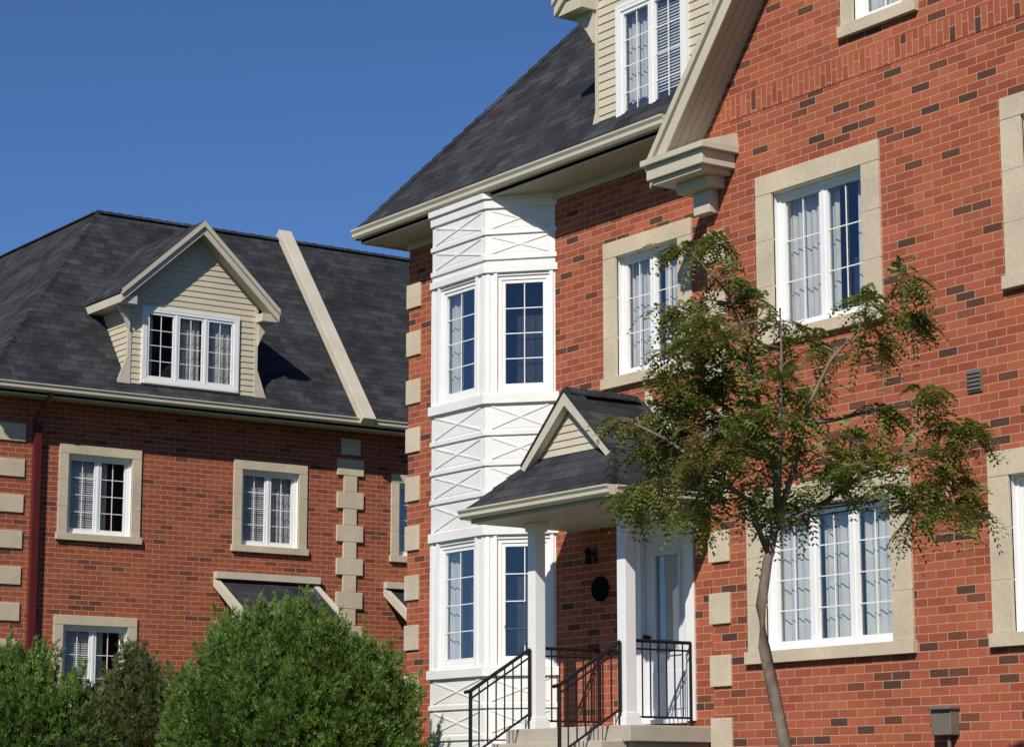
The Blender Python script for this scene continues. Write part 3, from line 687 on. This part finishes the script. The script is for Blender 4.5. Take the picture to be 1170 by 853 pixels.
# ================================================================== CEDAR BUSHES
def bush(lobes, mat, dens, name="cedar_bush"):
    Bz = empty(name); f = MB(); core = MB()
    for (x, y, z, rx, ry, rz) in lobes:
        c = V((x, y, z))
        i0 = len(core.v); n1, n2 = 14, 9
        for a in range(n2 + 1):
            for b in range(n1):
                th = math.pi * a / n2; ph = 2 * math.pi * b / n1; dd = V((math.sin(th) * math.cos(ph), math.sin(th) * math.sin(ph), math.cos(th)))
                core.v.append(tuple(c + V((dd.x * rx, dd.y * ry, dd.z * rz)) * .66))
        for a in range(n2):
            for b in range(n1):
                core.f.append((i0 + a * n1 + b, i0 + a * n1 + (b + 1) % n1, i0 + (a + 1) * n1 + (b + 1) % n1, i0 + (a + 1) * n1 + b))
        N = int(dens * rx * rz * 4)
        for _ in range(N):      # one feathery plume
            th = math.acos(rnd(-.75, 1)); ph = rnd(0, 2 * math.pi); dd = V((math.sin(th) * math.cos(ph), math.sin(th) * math.sin(ph), math.cos(th)))
            q0 = c + V((dd.x * rx, dd.y * ry, dd.z * rz))
            nz = noise.noise(V((q0.x * 2.8, q0.y * 2.8, q0.z * 1.6))) * .34
            p0 = c + V((dd.x * rx, dd.y * ry, dd.z * rz)) * (rnd(.64, .90) + nz)
            ax = (dd * .7 + V((0, 0, .7)) + V((rnd(-.4, .4), rnd(-.4, .4), rnd(-.25, .3)))).normalized(); PL = rnd(.16, .36) if random.random() < .88 else rnd(.36, .5)
            wd = rnd(.05, .09)
            for _k in range(34):
                t_ = rnd(0, 1); rr = wd * (1 - t_ * .8)
                o_ = V((rnd(-1, 1), rnd(-1, 1), rnd(-1, 1))) * rr
                p = p0 + ax * PL * t_ + o_
                if p.z < 1.5: continue
                dirn = (ax + o_ * 7 + V((rnd(-.3, .3), rnd(-.3, .3), rnd(-.2, .3)))).normalized()
                sd = dirn.cross(V((rnd(-1, 1), rnd(-1, 1), rnd(-1, 1)))).normalized(); L = rnd(.04, .09)
                i = len(f.v)
                for k in (-1, 1):
                    tip = p + (dirn + sd * k * .35).normalized() * L; base = p + sd * k * .006; w = sd * .010
                    f.v += [tuple(base - w), tuple(base + w), tuple(tip)]
                f.f += [(i, i + 1, i + 2), (i + 3, i + 4, i + 5)]
    f.done("foliage", mat, Bz, fix=False); core.done("dark_filler_core", M_COR, Bz, fix=True)  # core: dark solid ellipsoids added inside the foliage to stop see-through gaps
    return Bz
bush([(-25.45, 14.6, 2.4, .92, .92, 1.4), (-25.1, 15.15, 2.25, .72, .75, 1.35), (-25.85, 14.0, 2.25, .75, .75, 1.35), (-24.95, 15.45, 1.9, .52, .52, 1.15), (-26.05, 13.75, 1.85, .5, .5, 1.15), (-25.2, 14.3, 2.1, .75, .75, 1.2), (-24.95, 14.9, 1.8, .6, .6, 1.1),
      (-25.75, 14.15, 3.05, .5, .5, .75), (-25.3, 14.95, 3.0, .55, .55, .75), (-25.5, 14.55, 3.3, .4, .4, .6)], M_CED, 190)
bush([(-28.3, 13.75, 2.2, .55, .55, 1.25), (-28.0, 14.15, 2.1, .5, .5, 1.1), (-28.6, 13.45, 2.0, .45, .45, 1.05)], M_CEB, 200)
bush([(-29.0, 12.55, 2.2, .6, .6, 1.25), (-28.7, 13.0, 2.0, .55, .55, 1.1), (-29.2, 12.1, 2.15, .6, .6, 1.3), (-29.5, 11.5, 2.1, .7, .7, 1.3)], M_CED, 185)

# ================================================================== GROUND
def gz_(x, y):
    t = -x * .8192 + y * .5736; k = max(0, min(1, (t - 4) / 8)); return 1.55 * k * k * (3 - 2 * k)
us = [-900, -300, -120, -60, -30, -14, -6, -2] + [x * .8 for x in range(0, 20)] + [18, 22, 28, 36, 50, 80, 160, 400, 900]
vs_ = [-900, -300, -100, -50, -25, -12, -6, 0, 6, 12, 25, 50, 100, 300, 900]
gm = MB()
for a in us:
    for b in vs_:
        x = -.8192 * a + .5736 * b; y = .5736 * a + .8192 * b; gm.v.append((x, y, gz_(x, y)))
n = len(vs_)
for i in range(len(us) - 1):
    for j in range(n - 1): gm.f.append((i * n + j, i * n + j + 1, (i + 1) * n + j + 1, (i + 1) * n + j))
t = NT("lawn_grass"); n1 = t.noise(.6, 6); n2 = t.noise(25, 4)
c = t.mix(n1, (.05, .085, .025), (.09, .115, .04)); c = t.mix(.5, c, t.ramp(n2, [(.3, (.5, .5, .5)), (.7, (1.3, 1.3, 1.2))]), 'MULTIPLY'); t.bsdf(c, .95, .1, n2, .6, .03)
gm.done("ground", t.m)
def strip(name, a0, a1, z0, z1, mat, L=250):
    m = MB(); pts = []
    for a, b in ((a0, -L), (a1, -L), (a1, L), (a0, L)): pts.append((-.8192 * a + .5736 * b, .5736 * a + .8192 * b))
    m.hexa([(x, y, z0) for x, y in pts] + [(x, y, z1) for x, y in pts]); return m.done(name, mat)
strip("road", -9.5, -1.5, -.05, .004, plain("asphalt", (.05, .05, .052), .9, .2, 4., .2, .5))
strip("sidewalk", -1.3, .6, -.05, .13, M_CO); strip("kerb", -1.5, -1.3, -.05, .14, M_CO)

# ================================================================== SKY, SUN, CAMERA
sd = V((.56, -.83, 0)).normalized(); el = math.radians(39)
D = V((sd.x * math.cos(el), sd.y * math.cos(el), math.sin(el)))
sun = bpy.data.lights.new("sun", 'SUN'); sun.energy = 4.8; sun.angle = math.radians(.5); sun.color = (1, .94, .84)
so = bpy.data.objects.new("sun", sun); scene.collection.objects.link(so); so.rotation_euler = (-D).to_track_quat('-Z', 'Y').to_euler()
w = bpy.data.worlds.new("World"); scene.world = w; w.use_nodes = True; nt = w.node_tree; nt.nodes.clear()
sky = nt.nodes.new("ShaderNodeTexSky"); sky.sky_type = 'NISHITA'; sky.sun_disc = False; sky.sun_elevation = el
sky.sun_rotation = math.atan2(D.x, D.y); sky.altitude = 2500; sky.air_density = 1.0; sky.dust_density = .1; sky.ozone_density = 5.0
mx = nt.nodes.new("ShaderNodeMix"); mx.data_type = 'RGBA'; mx.blend_type = 'MULTIPLY'; mx.inputs[0].default_value = 1; mx.inputs[7].default_value = (.66, .82, 1.03, 1)
bg = nt.nodes.new("ShaderNodeBackground"); bg.inputs[1].default_value = .09; ow = nt.nodes.new("ShaderNodeOutputWorld")
nt.links.new(sky.outputs[0], mx.inputs[6]); nt.links.new(mx.outputs[2], bg.inputs[0]); nt.links.new(bg.outputs[0], ow.inputs[0])
cam = bpy.data.cameras.new("camera"); cam.sensor_width = 36; cam.lens = 2680 * 36 / 1170; cam.clip_end = 3000; cam.clip_start = .1
co = bpy.data.objects.new("camera", cam); scene.collection.objects.link(co); co.location = (0, 0, 1.6)
a = math.radians(35); th = math.radians(10.28); d = V((-math.cos(a) * math.cos(th), math.sin(a) * math.cos(th), math.sin(th)))
co.rotation_euler = d.to_track_quat('-Z', 'Y').to_euler(); scene.camera = co
scene.view_settings.view_transform = 'Standard'; scene.view_settings.look = 'None'; scene.view_settings.exposure = 0
